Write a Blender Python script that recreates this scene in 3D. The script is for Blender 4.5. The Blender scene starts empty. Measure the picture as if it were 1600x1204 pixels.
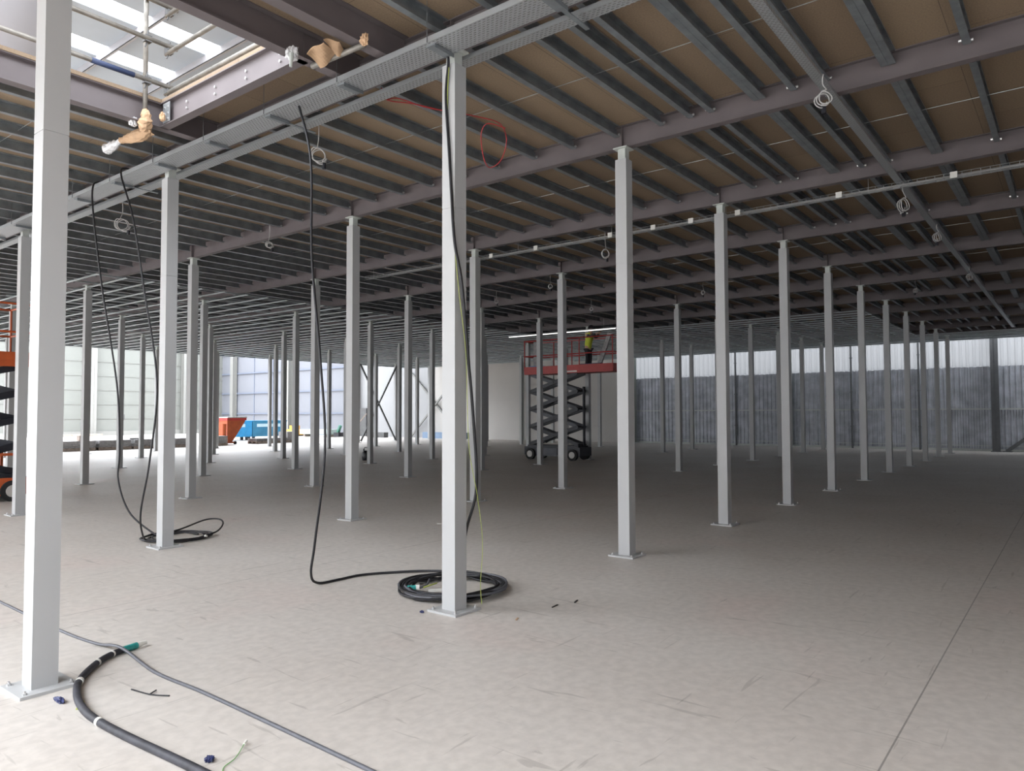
import bpy, math, random
from mathutils import Vector, Matrix
random.seed(7)
R = math.radians
C = bpy.context.scene.collection
sc = bpy.context.scene

# ------------------------------------------------------------------ camera
cam_d = bpy.data.cameras.new('camera'); cam = bpy.data.objects.new('camera', cam_d); C.objects.link(cam)
YAW, PIT, ROL = .6605, .0387, -.0032
F = Vector((math.cos(YAW)*math.cos(PIT), math.sin(YAW)*math.cos(PIT), math.sin(PIT)))
Rv = Vector((math.sin(YAW), -math.cos(YAW), 0)); Uv = Rv.cross(F)
R2 = Rv*math.cos(ROL)+Uv*math.sin(ROL); U2 = -Rv*math.sin(ROL)+Uv*math.cos(ROL)
m = Matrix((R2, U2, -F)).transposed().to_4x4(); m.translation = Vector((-4.6022, -4.1977, 1.65))
cam.matrix_world = m
cam_d.sensor_width = 36; cam_d.lens = 36*1141.5/1600; cam_d.clip_end = 400; cam_d.clip_start = .05
sc.camera = cam
# ------------------------------------------------------------------ world / exposure
SKY = 3.2
w = bpy.data.worlds.new('World'); sc.world = w; w.use_nodes = True
wn = w.node_tree; bg = wn.nodes['Background']; bg.inputs[0].default_value = (.90, .94, 1, 1)
# overcast sky: three times brighter overhead than at the horizon
wt = wn.nodes.new('ShaderNodeTexCoord'); wsx = wn.nodes.new('ShaderNodeSeparateXYZ'); wn.links.new(wt.outputs['Generated'], wsx.inputs[0])
wm = wn.nodes.new('ShaderNodeMapRange'); wm.inputs[1].default_value = 0; wm.inputs[2].default_value = 1
wm.inputs[3].default_value = SKY*.32; wm.inputs[4].default_value = SKY; wn.links.new(wsx.outputs[2], wm.inputs[0]); wn.links.new(wm.outputs[0], bg.inputs[1])
sc.view_settings.view_transform = 'Standard'; sc.view_settings.look = 'None'
sc.view_settings.gamma = 1; sc.view_settings.use_curve_mapping = False
sc.view_settings.exposure = 2.05

# ------------------------------------------------------------------ materials
MT = {}
def mat(name, col, rough=.6, metal=0, noise=0, nscale=5, bump=0, bscale=40, spec=.5, emit=None, estr=1):
    if name in MT: return MT[name]
    mm = bpy.data.materials.new(name); mm.use_nodes = True; nt = mm.node_tree; N = nt.nodes; Lk = nt.links
    b = N['Principled BSDF']; b.inputs['Roughness'].default_value = rough; b.inputs['Metallic'].default_value = metal
    b.inputs['Specular IOR Level'].default_value = spec
    c4 = (*col, 1); b.inputs['Base Color'].default_value = c4
    tc = N.new('ShaderNodeTexCoord')
    nz = N.new('ShaderNodeTexNoise'); nz.inputs['Scale'].default_value = nscale; nz.inputs['Detail'].default_value = 5
    Lk.new(tc.outputs['Object'], nz.inputs['Vector'])
    rp = N.new('ShaderNodeValToRGB'); k = noise if noise else .04
    rp.color_ramp.elements[0].position = .3; rp.color_ramp.elements[1].position = .7
    rp.color_ramp.elements[0].color = tuple(max(0, x*(1-k)) for x in col)+(1,)
    rp.color_ramp.elements[1].color = tuple(min(1, x*(1+k)) for x in col)+(1,)
    Lk.new(nz.outputs['Fac'], rp.inputs['Fac']); Lk.new(rp.outputs['Color'], b.inputs['Base Color'])
    if bump:
        n2 = N.new('ShaderNodeTexNoise'); n2.inputs['Scale'].default_value = bscale
        Lk.new(tc.outputs['Object'], n2.inputs['Vector'])
        bp_ = N.new('ShaderNodeBump'); bp_.inputs['Strength'].default_value = bump; bp_.inputs['Distance'].default_value = .01
        Lk.new(n2.outputs['Fac'], bp_.inputs['Height']); Lk.new(bp_.outputs['Normal'], b.inputs['Normal'])
    if emit:
        b.inputs['Emission Color'].default_value = (*emit, 1); b.inputs['Emission Strength'].default_value = estr
    MT[name] = mm; return mm

WHITE = mat('white_powder_coat', (.44, .446, .448), .42, noise=.02, nscale=2)
PRIMER = mat('grey_primed_steel', (.50, .53, .50), .5, noise=.05)
BEAM = mat('purple_brown_primer', (.135, .115, .118), .6, noise=.10, nscale=2.5)
GALV = mat('galvanised_joist', (.26, .285, .30), .42, metal=.55, noise=.18, nscale=7)
GALVL = mat('galvanised_bright', (.40, .42, .43), .38, metal=.6, noise=.15, nscale=12)
ZINC = mat('zinc_bolt', (.62, .62, .62), .3, metal=.8)
MFM = mat('ceiling_frame_zinc', (.42, .46, .47), .38, metal=.5, noise=.08)
BLACK = mat('black_cable', (.012, .012, .015), .42, noise=.2)
GREYC = mat('grey_cable', (.10, .103, .118), .5, noise=.12, nscale=20)
WFLEX = mat('white_flex', (.50, .49, .48), .5)
REDC = mat('red_cable', (.42, .03, .035), .45)
GY = mat('earth_wire', (.45, .52, .12), .5)
TEAL = mat('teal_tape', (.03, .30, .28), .5, noise=.3, nscale=30)
TAPE = mat('white_tape', (.72, .71, .66), .6)
CARD = mat('cardboard', (.50, .33, .20), .85, noise=.12, nscale=12)
PLAS = mat('clear_plastic_wrap', (.62, .62, .63), .25, noise=.2, nscale=15)
SCAF = mat('scaffold_tube', (.26, .245, .22), .5, metal=.5, noise=.25, nscale=9)
COUP = mat('scaffold_coupler', (.10, .10, .10), .5, metal=.5)
BLUEM = mat('blue_sleeve', (.02, .035, .09), .6)
REDM = mat('red_lift_paint', (.40, .035, .03), .45, noise=.1)
ORAM = mat('orange_lift_paint', (.55, .11, .03), .45, noise=.1)
DARK = mat('dark_lift_steel', (.018, .02, .028), .45, noise=.2)
GREYM = mat('grey_lift_steel', (.075, .08, .095), .5, noise=.2)
RUB = mat('tyre_rubber', (.02, .02, .02), .8)
HUBM = mat('wheel_hub', (.55, .53, .50), .5)
HIVIS = mat('hi_vis_yellow', (.55, .62, .06), .8)
DCLO = mat('dark_workwear', (.02, .021, .028), .85)
SKIN = mat('skin', (.45, .27, .2), .6)
BLUEW = mat('blue_plastic', (.03, .30, .62), .5, noise=.15, nscale=2)
TEALW = mat('blue_grey_plastic', (.04, .22, .38), .5, noise=.15, nscale=2)
LBL = mat('pale_label', (.55, .75, .85), .6)
WOOD = mat('pallet_wood', (.33, .27, .23), .8, noise=.25, nscale=8)
STACK = mat('grey_board_stack', (.30, .29, .29), .8, noise=.25, nscale=10)
YEL = mat('yellow_machine', (.62, .33, .06), .5)
GRNM = mat('green_machine', (.05, .18, .13), .5)
GLASSY = mat('pale_green_sheets', (.38, .47, .44), .35, noise=.15)
BLUEFOIL = mat('blue_wrapper', (.02, .028, .10), .4, noise=.5, nscale=60)
CREAM = mat('cream_panel', (.18, .187, .172), .7, noise=.03, nscale=1)
CREAMC = mat('cream_steel', (.24, .24, .225), .6, noise=.03)
SMOOTH = mat('smooth_partition_panel', (.52, .50, .475), .75, noise=.05, nscale=.6)
BLUEPAN = mat('pale_blue_panel', (.185, .192, .215), .6, noise=.03, nscale=.5)
WPAN = mat('white_panel', (.34, .34, .345), .6, noise=.03, nscale=.5)
BLUERAIL = mat('blue_grey_rail', (.15, .17, .22), .5)
CORW = mat('white_liner_sheet', (.66, .675, .69), .5, noise=.04, nscale=1.5)
CORG = mat('grey_liner_sheet', (.42, .44, .48), .42, metal=.25, noise=.25, nscale=2.2)
STEELG = mat('dark_grey_steel', (.13, .135, .14), .6, noise=.1)
ROOFM = mat('roof_liner', (.52, .60, .70), .6, noise=.05, nscale=.7)
SKYL = mat('daylit_rooflight', (.9, .9, .9), .6, emit=(.95, .98, 1), estr=1.2)
LUM = mat('lit_batten_diffuser', (.9, .9, .9), .5, emit=(1, .99, .96), estr=.4)
DUCTM = mat('grey_duct', (.40, .40, .43), .6, noise=.06, nscale=1)
DOORM = mat('dark_door', (.10, .10, .10), .6, noise=.2)
BLKP = mat('black_plastic', (.018, .018, .024), .35)

def floor_mat():
    mm = bpy.data.materials.new('power_floated_concrete'); mm.use_nodes = True; nt = mm.node_tree; N = nt.nodes; Lk = nt.links
    b = N['Principled BSDF']; b.inputs['Specular IOR Level'].default_value = .45
    tc = N.new('ShaderNodeTexCoord')
    def noise(sx, sy, scale, det=4, rot=0, dist=0):
        mp = N.new('ShaderNodeMapping'); mp.inputs['Scale'].default_value = (sx, sy, 1); mp.inputs['Rotation'].default_value = (0, 0, rot)
        n = N.new('ShaderNodeTexNoise'); n.inputs['Scale'].default_value = scale; n.inputs['Detail'].default_value = det; n.inputs['Distortion'].default_value = dist
        Lk.new(tc.outputs['Object'], mp.inputs['Vector']); Lk.new(mp.outputs['Vector'], n.inputs['Vector']); return n.outputs['Fac']
    def ramp(fac, p0, c0, p1, c1):
        r = N.new('ShaderNodeValToRGB'); e = r.color_ramp.elements
        e[0].position = p0; e[0].color = (*c0, 1); e[1].position = p1; e[1].color = (*c1, 1); Lk.new(fac, r.inputs['Fac']); return r.outputs['Color']
    def mix(a, bb, fac, mode='MIX'):
        x = N.new('ShaderNodeMix'); x.data_type = 'RGBA'; x.blend_type = mode
        Lk.new(a, x.inputs[6]) if not isinstance(a, tuple) else setattr(x.inputs[6], 'default_value', a)
        Lk.new(bb, x.inputs[7]) if not isinstance(bb, tuple) else setattr(x.inputs[7], 'default_value', bb)
        Lk.new(fac, x.inputs[0]) if not isinstance(fac, (int, float)) else setattr(x.inputs[0], 'default_value', fac)
        return x.outputs[2]
    base = ramp(noise(1, 1, .45, 6), .3, (.545, .503, .460), .7, (.60, .565, .525))
    pink = ramp(noise(1, 1, .6, 3, .7), .56, (0, 0, 0), .78, (1, 1, 1))
    base = mix(base, (.60, .52, .48, 1), pink)
    fine = ramp(noise(1, 1, 14, 5), .35, (.90, .90, .90), .65, (1.03, 1.03, 1.03))
    base = mix(base, fine, 1.0, 'MULTIPLY')
    # trowel scuffs: thin dark streaks in patches
    s1 = ramp(noise(1.2, 16, 1.3, 6, .5, .8), .655, (0, 0, 0), .69, (1, 1, 1))
    s2 = ramp(noise(14, 1.5, 1.1, 6, .2, .8), .655, (0, 0, 0), .69, (1, 1, 1))
    sc_ = mix(s1, s2, 1.0, 'ADD')
    g = N.new('ShaderNodeMath'); g.operation = 'MULTIPLY'; g.inputs[1].default_value = .45; Lk.new(sc_, g.inputs[0])
    base = mix(base, (.30, .275, .25, 1), g.outputs[0])
    # saw-cut joints
    sx = N.new('ShaderNodeSeparateXYZ'); Lk.new(tc.outputs['Object'], sx.inputs[0])
    tot = None
    for ax, pos, wd in ((1, -3.42, .0045), (1, 2.45, .004), (1, 9.18, .006), (1, 14.35, .008), (1, 20.3, .008), (0, 11.3, .008), (0, 19.5, .008)):
        s = N.new('ShaderNodeMath'); s.operation = 'SUBTRACT'; s.inputs[1].default_value = pos; Lk.new(sx.outputs[ax], s.inputs[0])
        a = N.new('ShaderNodeMath'); a.operation = 'ABSOLUTE'; Lk.new(s.outputs[0], a.inputs[0])
        l = N.new('ShaderNodeMath'); l.operation = 'LESS_THAN'; l.inputs[1].default_value = wd; Lk.new(a.outputs[0], l.inputs[0])
        if tot is None: tot = l.outputs[0]
        else:
            q = N.new('ShaderNodeMath'); q.operation = 'MAXIMUM'; Lk.new(tot, q.inputs[0]); Lk.new(l.outputs[0], q.inputs[1]); tot = q.outputs[0]
    q = N.new('ShaderNodeMath'); q.operation = 'MULTIPLY'; q.inputs[1].default_value = .6; Lk.new(tot, q.inputs[0])
    base = mix(base, (.10, .095, .09, 1), q.outputs[0])
    Lk.new(base, b.inputs['Base Color'])
    rr = N.new('ShaderNodeMapRange'); rr.inputs[3].default_value = .38; rr.inputs[4].default_value = .58; Lk.new(noise(1, 1, 1.2, 5), rr.inputs[0])
    Lk.new(rr.outputs[0], b.inputs['Roughness'])
    bp_ = N.new('ShaderNodeBump'); bp_.inputs['Strength'].default_value = .12; bp_.inputs['Distance'].default_value = .01
    Lk.new(noise(1, 1, 6, 6), bp_.inputs['Height']); Lk.new(bp_.outputs['Normal'], b.inputs['Normal'])
    return mm
def deck_mat():
    mm = bpy.data.materials.new('chipboard_deck'); mm.use_nodes = True; nt = mm.node_tree; N = nt.nodes; Lk = nt.links
    b = N['Principled BSDF']; b.inputs['Roughness'].default_value = .8
    tc = N.new('ShaderNodeTexCoord')
    br = N.new('ShaderNodeTexBrick'); br.inputs['Scale'].default_value = 1; br.inputs['Brick Width'].default_value = 2.4; br.inputs['Row Height'].default_value = .61
    br.inputs['Mortar Size'].default_value = .0025; br.inputs['Color1'].default_value = (.28, .208, .138, 1); br.inputs['Color2'].default_value = (.25, .183, .124, 1)
    br.inputs['Mortar'].default_value = (.10, .07, .05, 1); br.offset = .5
    mp = N.new('ShaderNodeMapping'); mp.inputs['Location'].default_value = (.75, .31, 0); Lk.new(tc.outputs['Object'], mp.inputs['Vector']); Lk.new(mp.outputs[0], br.inputs['Vector'])
    nz = N.new('ShaderNodeTexNoise'); nz.inputs['Scale'].default_value = 60; nz.inputs['Detail'].default_value = 3; Lk.new(tc.outputs['Object'], nz.inputs['Vector'])
    rp = N.new('ShaderNodeValToRGB'); rp.color_ramp.elements[0].position = .3; rp.color_ramp.elements[0].color = (.84, .84, .84, 1); rp.color_ramp.elements[1].position = .7; rp.color_ramp.elements[1].color = (1.08, 1.06, 1.04, 1)
    Lk.new(nz.outputs['Fac'], rp.inputs['Fac'])
    x = N.new('ShaderNodeMix'); x.data_type = 'RGBA'; x.blend_type = 'MULTIPLY'; x.inputs[0].default_value = 1; Lk.new(br.outputs['Color'], x.inputs[6]); Lk.new(rp.outputs['Color'], x.inputs[7])
    Lk.new(x.outputs[2], b.inputs['Base Color']); return mm
def perf_mat():
    mm = bpy.data.materials.new('perforated_galvanised_tray'); mm.use_nodes = True; nt = mm.node_tree; N = nt.nodes; Lk = nt.links
    b = N['Principled BSDF']; b.inputs['Base Color'].default_value = (.44, .46, .47, 1); b.inputs['Metallic'].default_value = .55; b.inputs['Roughness'].default_value = .38
    tc = N.new('ShaderNodeTexCoord'); br = N.new('ShaderNodeTexBrick')
    br.inputs['Brick Width'].default_value = .045; br.inputs['Row Height'].default_value = .026; br.inputs['Mortar Size'].default_value = .009; br.inputs['Scale'].default_value = 1
    br.inputs['Mortar Smooth'].default_value = 0
    mp = N.new('ShaderNodeMapping'); mp.inputs['Rotation'].default_value = (0, 0, R(90)); Lk.new(tc.outputs['Object'], mp.inputs['Vector']); Lk.new(mp.outputs[0], br.inputs['Vector'])
    inv = N.new('ShaderNodeMath'); inv.operation = 'SUBTRACT'; inv.inputs[0].default_value = 1; Lk.new(br.outputs['Fac'], inv.inputs[1])
    k = N.new('ShaderNodeMath'); k.operation = 'MULTIPLY'; k.inputs[1].default_value = .8
    # only a share of the cells is punched
    sep = N.new('ShaderNodeTexNoise'); sep.inputs['Scale'].default_value = .01
    Lk.new(inv.outputs[0], k.inputs[0])
    tr = N.new('ShaderNodeBsdfTransparent'); ms = N.new('ShaderNodeMixShader')
    br2 = N.new('ShaderNodeTexBrick'); br2.inputs['Brick Width'].default_value = .036; br2.inputs['Row Height'].default_value = .020; br2.inputs['Mortar Size'].default_value = .0135*.5; br2.inputs['Scale'].default_value = 1
    Lk.new(mp.outputs[0], br2.inputs['Vector'])
    Lk.new(k.outputs[0], ms.inputs[0]); Lk.new(b.outputs[0], ms.inputs[1]); Lk.new(tr.outputs[0], ms.inputs[2])
    Lk.new(ms.outputs[0], N['Material Output'].inputs['Surface']); return mm
def translucent_mat():
    mm = bpy.data.materials.new('translucent_liner_sheet'); mm.use_nodes = True; nt = mm.node_tree; N = nt.nodes; Lk = nt.links
    b = N['Principled BSDF']; b.inputs['Base Color'].default_value = (.42, .43, .44, 1); b.inputs['Roughness'].default_value = .5
    nz = N.new('ShaderNodeTexNoise'); nz.inputs['Scale'].default_value = 1.2; tc = N.new('ShaderNodeTexCoord'); Lk.new(tc.outputs['Object'], nz.inputs['Vector'])
    rp = N.new('ShaderNodeValToRGB'); rp.color_ramp.elements[0].color = (TRL*.93, TRL*.95, TRL*.97, 1); rp.color_ramp.elements[1].color = (TRL, TRL*1.01, TRL*1.03, 1); Lk.new(nz.outputs['Fac'], rp.inputs['Fac'])
    t = N.new('ShaderNodeBsdfTranslucent'); Lk.new(rp.outputs['Color'], t.inputs['Color'])
    ms = N.new('ShaderNodeMixShader'); ms.inputs[0].default_value = .5; Lk.new(b.outputs[0], ms.inputs[1]); Lk.new(t.outputs[0], ms.inputs[2])
    Lk.new(ms.outputs[0], N['Material Output'].inputs['Surface']); return mm
TRL = .175
CORT = translucent_mat()
FLOORM = floor_mat(); DECKM = deck_mat(); PERF = perf_mat()

# ------------------------------------------------------------------ mesh helpers
class MB:
    def __init__(s): s.v = []; s.f = []
    def add(s, vs, fs):
        o = len(s.v); s.v += [tuple(p) for p in vs]; s.f += [tuple(i+o for i in q) for q in fs]; return s
    def box(s, x0, y0, z0, x1, y1, z1):
        return s.add([(x0,y0,z0),(x1,y0,z0),(x1,y1,z0),(x0,y1,z0),(x0,y0,z1),(x1,y0,z1),(x1,y1,z1),(x0,y1,z1)],
                     [(0,3,2,1),(4,5,6,7),(0,1,5,4),(1,2,6,5),(2,3,7,6),(3,0,4,7)])
    def cbox(s, c, d, rz=0, M=None):
        M = M or (Matrix.Translation(c) @ Matrix.Rotation(rz, 4, 'Z'))
        t = MB().box(-d[0]/2, -d[1]/2, -d[2]/2, d[0]/2, d[1]/2, d[2]/2)
        return s.add([M @ Vector(p) for p in t.v], t.f)
    def bar(s, a, b, w, h, up=(0, 0, 1)):
        a = Vector(a); b = Vector(b); d = (b-a); L = d.length; d.normalize()
        u = Vector(up); 
        if abs(d.dot(u)) > .98: u = Vector((1, 0, 0))
        x = d.cross(u).normalized(); y = x.cross(d).normalized()
        vs = []
        for p in (a, b):
            for sx, sy in ((-1,-1),(1,-1),(1,1),(-1,1)): vs.append(p+x*sx*w/2+y*sy*h/2)
        return s.add(vs, [(0,1,2,3),(7,6,5,4),(0,4,5,1),(1,5,6,2),(2,6,7,3),(3,7,4,0)])
    def extr(s, prof, a, b, ex, ey, closed=True):
        a = Vector(a); b = Vector(b); ex = Vector(ex); ey = Vector(ey); n = len(prof)
        vs = [a+ex*p[0]+ey*p[1] for p in prof]+[b+ex*p[0]+ey*p[1] for p in prof]
        fs = [(i, (i+1) % n, (i+1) % n+n, i+n) for i in range(n if closed else n-1)]
        if closed: fs += [tuple(range(n))[::-1], tuple(range(n, 2*n))]
        return s.add(vs, fs)
    def tube(s, pts, r, n=8, cap=True):
        pts = [Vector(p) for p in pts]; rings = []; nrm = None
        for i, p in enumerate(pts):
            t = (pts[min(i+1, len(pts)-1)]-pts[max(i-1, 0)]).normalized()
            if nrm is None: nrm = t.orthogonal().normalized()
            else:
                nrm = nrm-t*nrm.dot(t)
                nrm = nrm.normalized() if nrm.length > 1e-6 else t.orthogonal().normalized()
            bn = t.cross(nrm); rr = r[i] if isinstance(r, (list, tuple)) else r
            rings.append([p+(nrm*math.cos(2*math.pi*k/n)+bn*math.sin(2*math.pi*k/n))*rr for k in range(n)])
        vs = [q for g in rings for q in g]; fs = []
        for i in range(len(rings)-1):
            for k in range(n): fs.append((i*n+k, i*n+(k+1) % n, (i+1)*n+(k+1) % n, (i+1)*n+k))
        if cap: fs += [tuple(range(n))[::-1], tuple(range((len(rings)-1)*n, len(rings)*n))]
        return s.add(vs, fs)
    def cyl(s, a, b, r, n=16): return s.tube([a, b], r, n)
    def build(s, name, mt, parent=None, smooth=False, loc=None):
        me = bpy.data.meshes.new(name); me.from_pydata(s.v, [], s.f); me.materials.append(mt); me.update()
        if smooth:
            for p in me.polygons: p.use_smooth = True
        o = bpy.data.objects.new(name, me); C.objects.link(o)
        if parent: o.parent = parent
        if loc: o.location = loc
        return o
def fixn(o):
    import bmesh
    b = bmesh.new(); b.from_mesh(o.data); bmesh.ops.recalc_face_normals(b, faces=b.faces); b.to_mesh(o.data); b.free(); return o
def tag(o, label=None, cat=None, group=None, kind=None):
    if label: o['label'] = label
    if cat: o['category'] = cat
    if group: o['group'] = group
    if kind: o['kind'] = kind
    return o
def thing(name, label, cat, loc=(0, 0, 0), rz=0, group=None):
    o = bpy.data.objects.new(name, None); C.objects.link(o); o.location = loc; o.rotation_euler = (0, 0, rz); o.empty_display_size = .1
    return tag(o, label, cat, group)
def copy_tree(o, parent=None):
    c = o.copy(); C.objects.link(c); c.parent = parent
    for ch in list(o.children): copy_tree(ch, c)
    return c
def dup(o, loc, label, group=None):
    c = copy_tree(o); c.location = loc; c['label'] = label
    if group: c['group'] = group
    elif 'group' in c: del c['group']
    return c
def spline(pts, n=8):
    P = [Vector(p) for p in pts]; out = []
    for i in range(len(P)-1):
        p0 = P[max(i-1, 0)]; p1 = P[i]; p2 = P[i+1]; p3 = P[min(i+2, len(P)-1)]
        for k in range(n):
            t = k/n
            out.append(.5*((2*p1)+(p2-p0)*t+(2*p0-5*p1+4*p2-p3)*t*t+(3*p1-3*p2+p3-p0)*t**3))
    out.append(P[-1]); return out
def px(u, v, z):   # where a point falls in the 1600 x 1204 frame (used only to leave out what cannot be seen)
    d = Vector((u+4.6022, v+4.1977, z-1.65)); ww = d.dot(F)
    return (800+1141.5*d.dot(R2)/ww if ww > .1 else -9999, 602-1141.5*d.dot(U2)/ww if ww > .1 else -9999, ww)
ORD = ['first', 'second', 'third', 'fourth', 'fifth', 'sixth', 'seventh', 'eighth', 'ninth', 'tenth', 'eleventh', 'twelfth']

SU, SV = 2.97, 4.88
ZB, ZT = 4.785, 5.05         # beam soffit, deck soffit
DU0, DU1, DV0, DV1 = -6.2, 30.5, -14.64, 31.0

# ------------------------------------------------------------------ setting
tag(MB().box(-40, -45, -.2, 40, 75, 0).build('floor', FLOORM), 'pale power-floated concrete floor with saw-cut joints', None, None, 'structure')
WU = 32.3
dk = MB()
dk.box(-.745, DV0, ZT, DU1, DV1, ZT+.04)
dk.box(DU1, 17.2, ZT, WU-.03, DV1, ZT+.04)
dk.box(DU0, DV0, ZT, -.745, 1.235, ZT+.04)
dk.box(DU0, 1.235, ZT, -2.75, 3.63, ZT+.04)
dk.box(DU0, 3.63, ZT, -.745, DV1, ZT+.04)
tag(dk.build('ceiling', DECKM), 'chipboard deck boards forming the ceiling, with a square opening', None, None, 'structure')

tag(MB().box(-24, DV0-.4, 0, 32.4, DV0-.2, 12).build('wall_near_right', mat('dull_grey_wall', (.32, .32, .33), .7)), 'grey building wall to the right', None, None, 'structure')
tag(MB().box(-24.2, DV0-.4, 0, -24, 58.5, 12).build('wall_behind', mat('grey_wall_behind', (.60, .60, .60), .7)), 'grey building wall behind the camera', None, None, 'structure')
# long wall on u = 32.3
WU = 32.3
def corrug(z0, z1, v0, v1, mt, name, pitch=.25, d=.035, kids=None):
    pr = []; v = v0
    while v < v1:
        pr += [(v, 0), (v+pitch*.45, 0), (v+pitch*.55, -d), (v+pitch*.9, -d)]; v += pitch
    pr.append((v1, 0)); mb = MB(); n = len(pr)
    vs = [(WU+q, p, z0) for p, q in pr]+[(WU+q, p, z1) for p, q in pr]+[(WU+.12, v0, z0), (WU+.12, v1, z0), (WU+.12, v0, z1), (WU+.12, v1, z1)]
    fs = [(i, i+n, i+1+n, i+1) for i in range(n-1)]+[(2*n, 2*n+1, 2*n+3, 2*n+2)]
    if mt is CORT: vs = vs[:2*n]; fs = fs[:-1]
    mb.add(vs, fs)
    return mb.build(name, mt)
VW = 16.4
tag(corrug(3.60, 13.0, -15.1, VW, CORT, 'wall_right_upper'), 'white translucent profiled sheet along the top of the far wall', None, None, 'structure')
tag(corrug(0, 3.60, -15.1, VW, CORG, 'wall_right_lower', .20, .035), 'grey profiled sheet on the lower part of the far wall', None, None, 'structure')
tag(MB().box(WU-.10, -15.1, 1.76, WU-.04, VW, 1.82).box(WU-.10, -15.1, .0, WU-.04, VW, .10).box(WU-.10, -15.1, .22, WU-.05, VW, .25).build('trim_1', PRIMER), 'bright horizontal rails on the grey wall sheeting', None, None, 'structure')
tag(MB().box(WU-.02, VW, 0, WU+.12, 31.6, 9.5).build('wall_back', SMOOTH), 'smooth warm grey partition wall', None, None, 'structure')
tag(MB().box(WU-.02, 31.6, 0, WU+.12, 40.2, 9.5).build('wall_back_white', WPAN), 'bright white wall beyond the deck edge', None, None, 'structure')
tag(MB().box(WU-.02, 40.2, 0, WU+.12, 58.5, 9.5).build('wall_back_blue', BLUEPAN), 'pale blue-white wall panels between horizontal rails', None, None, 'structure')
tr = MB()
for z in (.06, 1.74, 3.55, 5.33, 7.1): tr.box(WU-.12, 40.2, z-.06, WU-.02, 58.3, z+.06)
for v in (42.6, 45.2, 50.4, 53.2): tr.box(WU-.07, v-.04, 0, WU-.02, v+.04, 9.5)
tag(tr.build('trim_2', BLUERAIL), 'blue-grey sheeting rails on the far panelled wall', None, None, 'structure')
lw = MB().box(-14, 58.4, 0, 32.4, 58.6, 9.5)
tag(lw.build('wall_left', CREAM), 'cream panelled wall at the far left', None, None, 'structure')
tr = MB()
for k in range(8): tr.box(-14, 58.36, 1.15*k+.2, 32.3, 58.40, 1.15*k+.225)
tr.box(-14, 58.3, 0, 32.3, 58.4, .35)
tag(tr.build('trim_3', CREAMC), 'panel joints and kerb of the cream wall', None, None, 'structure')

def hcol(name, x, y, z1, mt, label, b=.32, along='u', grp=None):
    t = thing(name, label, 'steel column', (x, y, 0), 0, grp)
    mb = MB(); h = b/2; tf = .022
    if along == 'u': mb.box(-h, -h, 0, -h+tf, h, z1).box(h-tf, -h, 0, h, h, z1).box(-h, -.007, 0, h, .007, z1)
    else: mb.box(-h, -h, 0, h, -h+tf, z1).box(-h, h-tf, 0, h, h, z1).box(-.007, -h, 0, .007, h, z1)
    mb.build('shaft', mt, t); MB().box(-h-.05, -h-.05, 0, h+.05, h+.05, .025).build('base_plate', mt, t); return t
for v, mt, lb in ((-1.4, STEELG, 'dark grey building column against the ribbed wall near the right edge'), (7.06, PRIMER, 'pale edged building column on the ribbed wall behind the fourth boxed column'),
               (15.6, PRIMER, 'building column at the left end of the ribbed wall, beside the tall column'), (23.45, PRIMER, 'slim building column at the smooth partition left of the scissor lift')):
    hcol('building_column', WU-.32, v, 9.2, mt, lb, .27 if v < 20 else .2)
for v, lb in ((39.3, 'pale building column left end of the plain bright white wall'), (47.7, 'cream building column in the middle of the blue-white railed wall'), (56.0, 'wide cream building column beside the orange tipping skip')):
    hcol('building_column', WU-.35, v, 9.2, CREAMC, lb, .42)
for u, lb in ((13.2, 'cream column on the cream wall just left of the big front column'), (20.9, 'cream column on the cream wall above the low stack of boards'), (28.5, 'cream column near the right end of the cream wall')):
    hcol('building_column', u, 58.0, 9.2, CREAMC, lb, .45, 'v')
for v, lb in ((1.44, 'thin dark downpipe on the ribbed wall, nearest the right edge'), (4.24, 'thin dark downpipe in the middle of the ribbed wall'), (9.79, 'thin dark downpipe on the ribbed wall, furthest left')):
    t = thing('downpipe', lb, 'pipe', (WU-.12, v, 0)); MB().cyl((0, 0, 0), (0, 0, 9.3), .045, 10).build('pipe', STEELG, t)
    for z in (1.0, 2.6, 4.2): MB().box(-.06, -.06, z, .06, .06, z+.04).build('bracket', STEELG, t)
t = thing('wall_brace', 'dark diagonal steel brace at the foot of the ribbed wall, far right', 'brace', (WU-.25, -1.75, 0))
MB().bar((0, 0, .02), (0, -5.6, 4.6), .14, .14, (1, 0, 0)).build('tube', STEELG, t); MB().box(-.12, -.2, 0, .12, .15, .03).build('base_plate', STEELG, t)
t = thing('cross_brace', 'pale crossed bracing tubes on the smooth wall right of the bright white wall', 'brace', (WU-.14, 31.0, 0))
MB().bar((0, 2.4, 4.55), (0, -2.4, .05), .12, .09, (1, 0, 0)).build('diagonal_tube', CREAMC, t)
MB().bar((-.1, -2.4, 4.55), (-.1, 2.4, .05), .12, .09, (1, 0, 0)).build('diagonal_tube', CREAMC, t)

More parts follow.
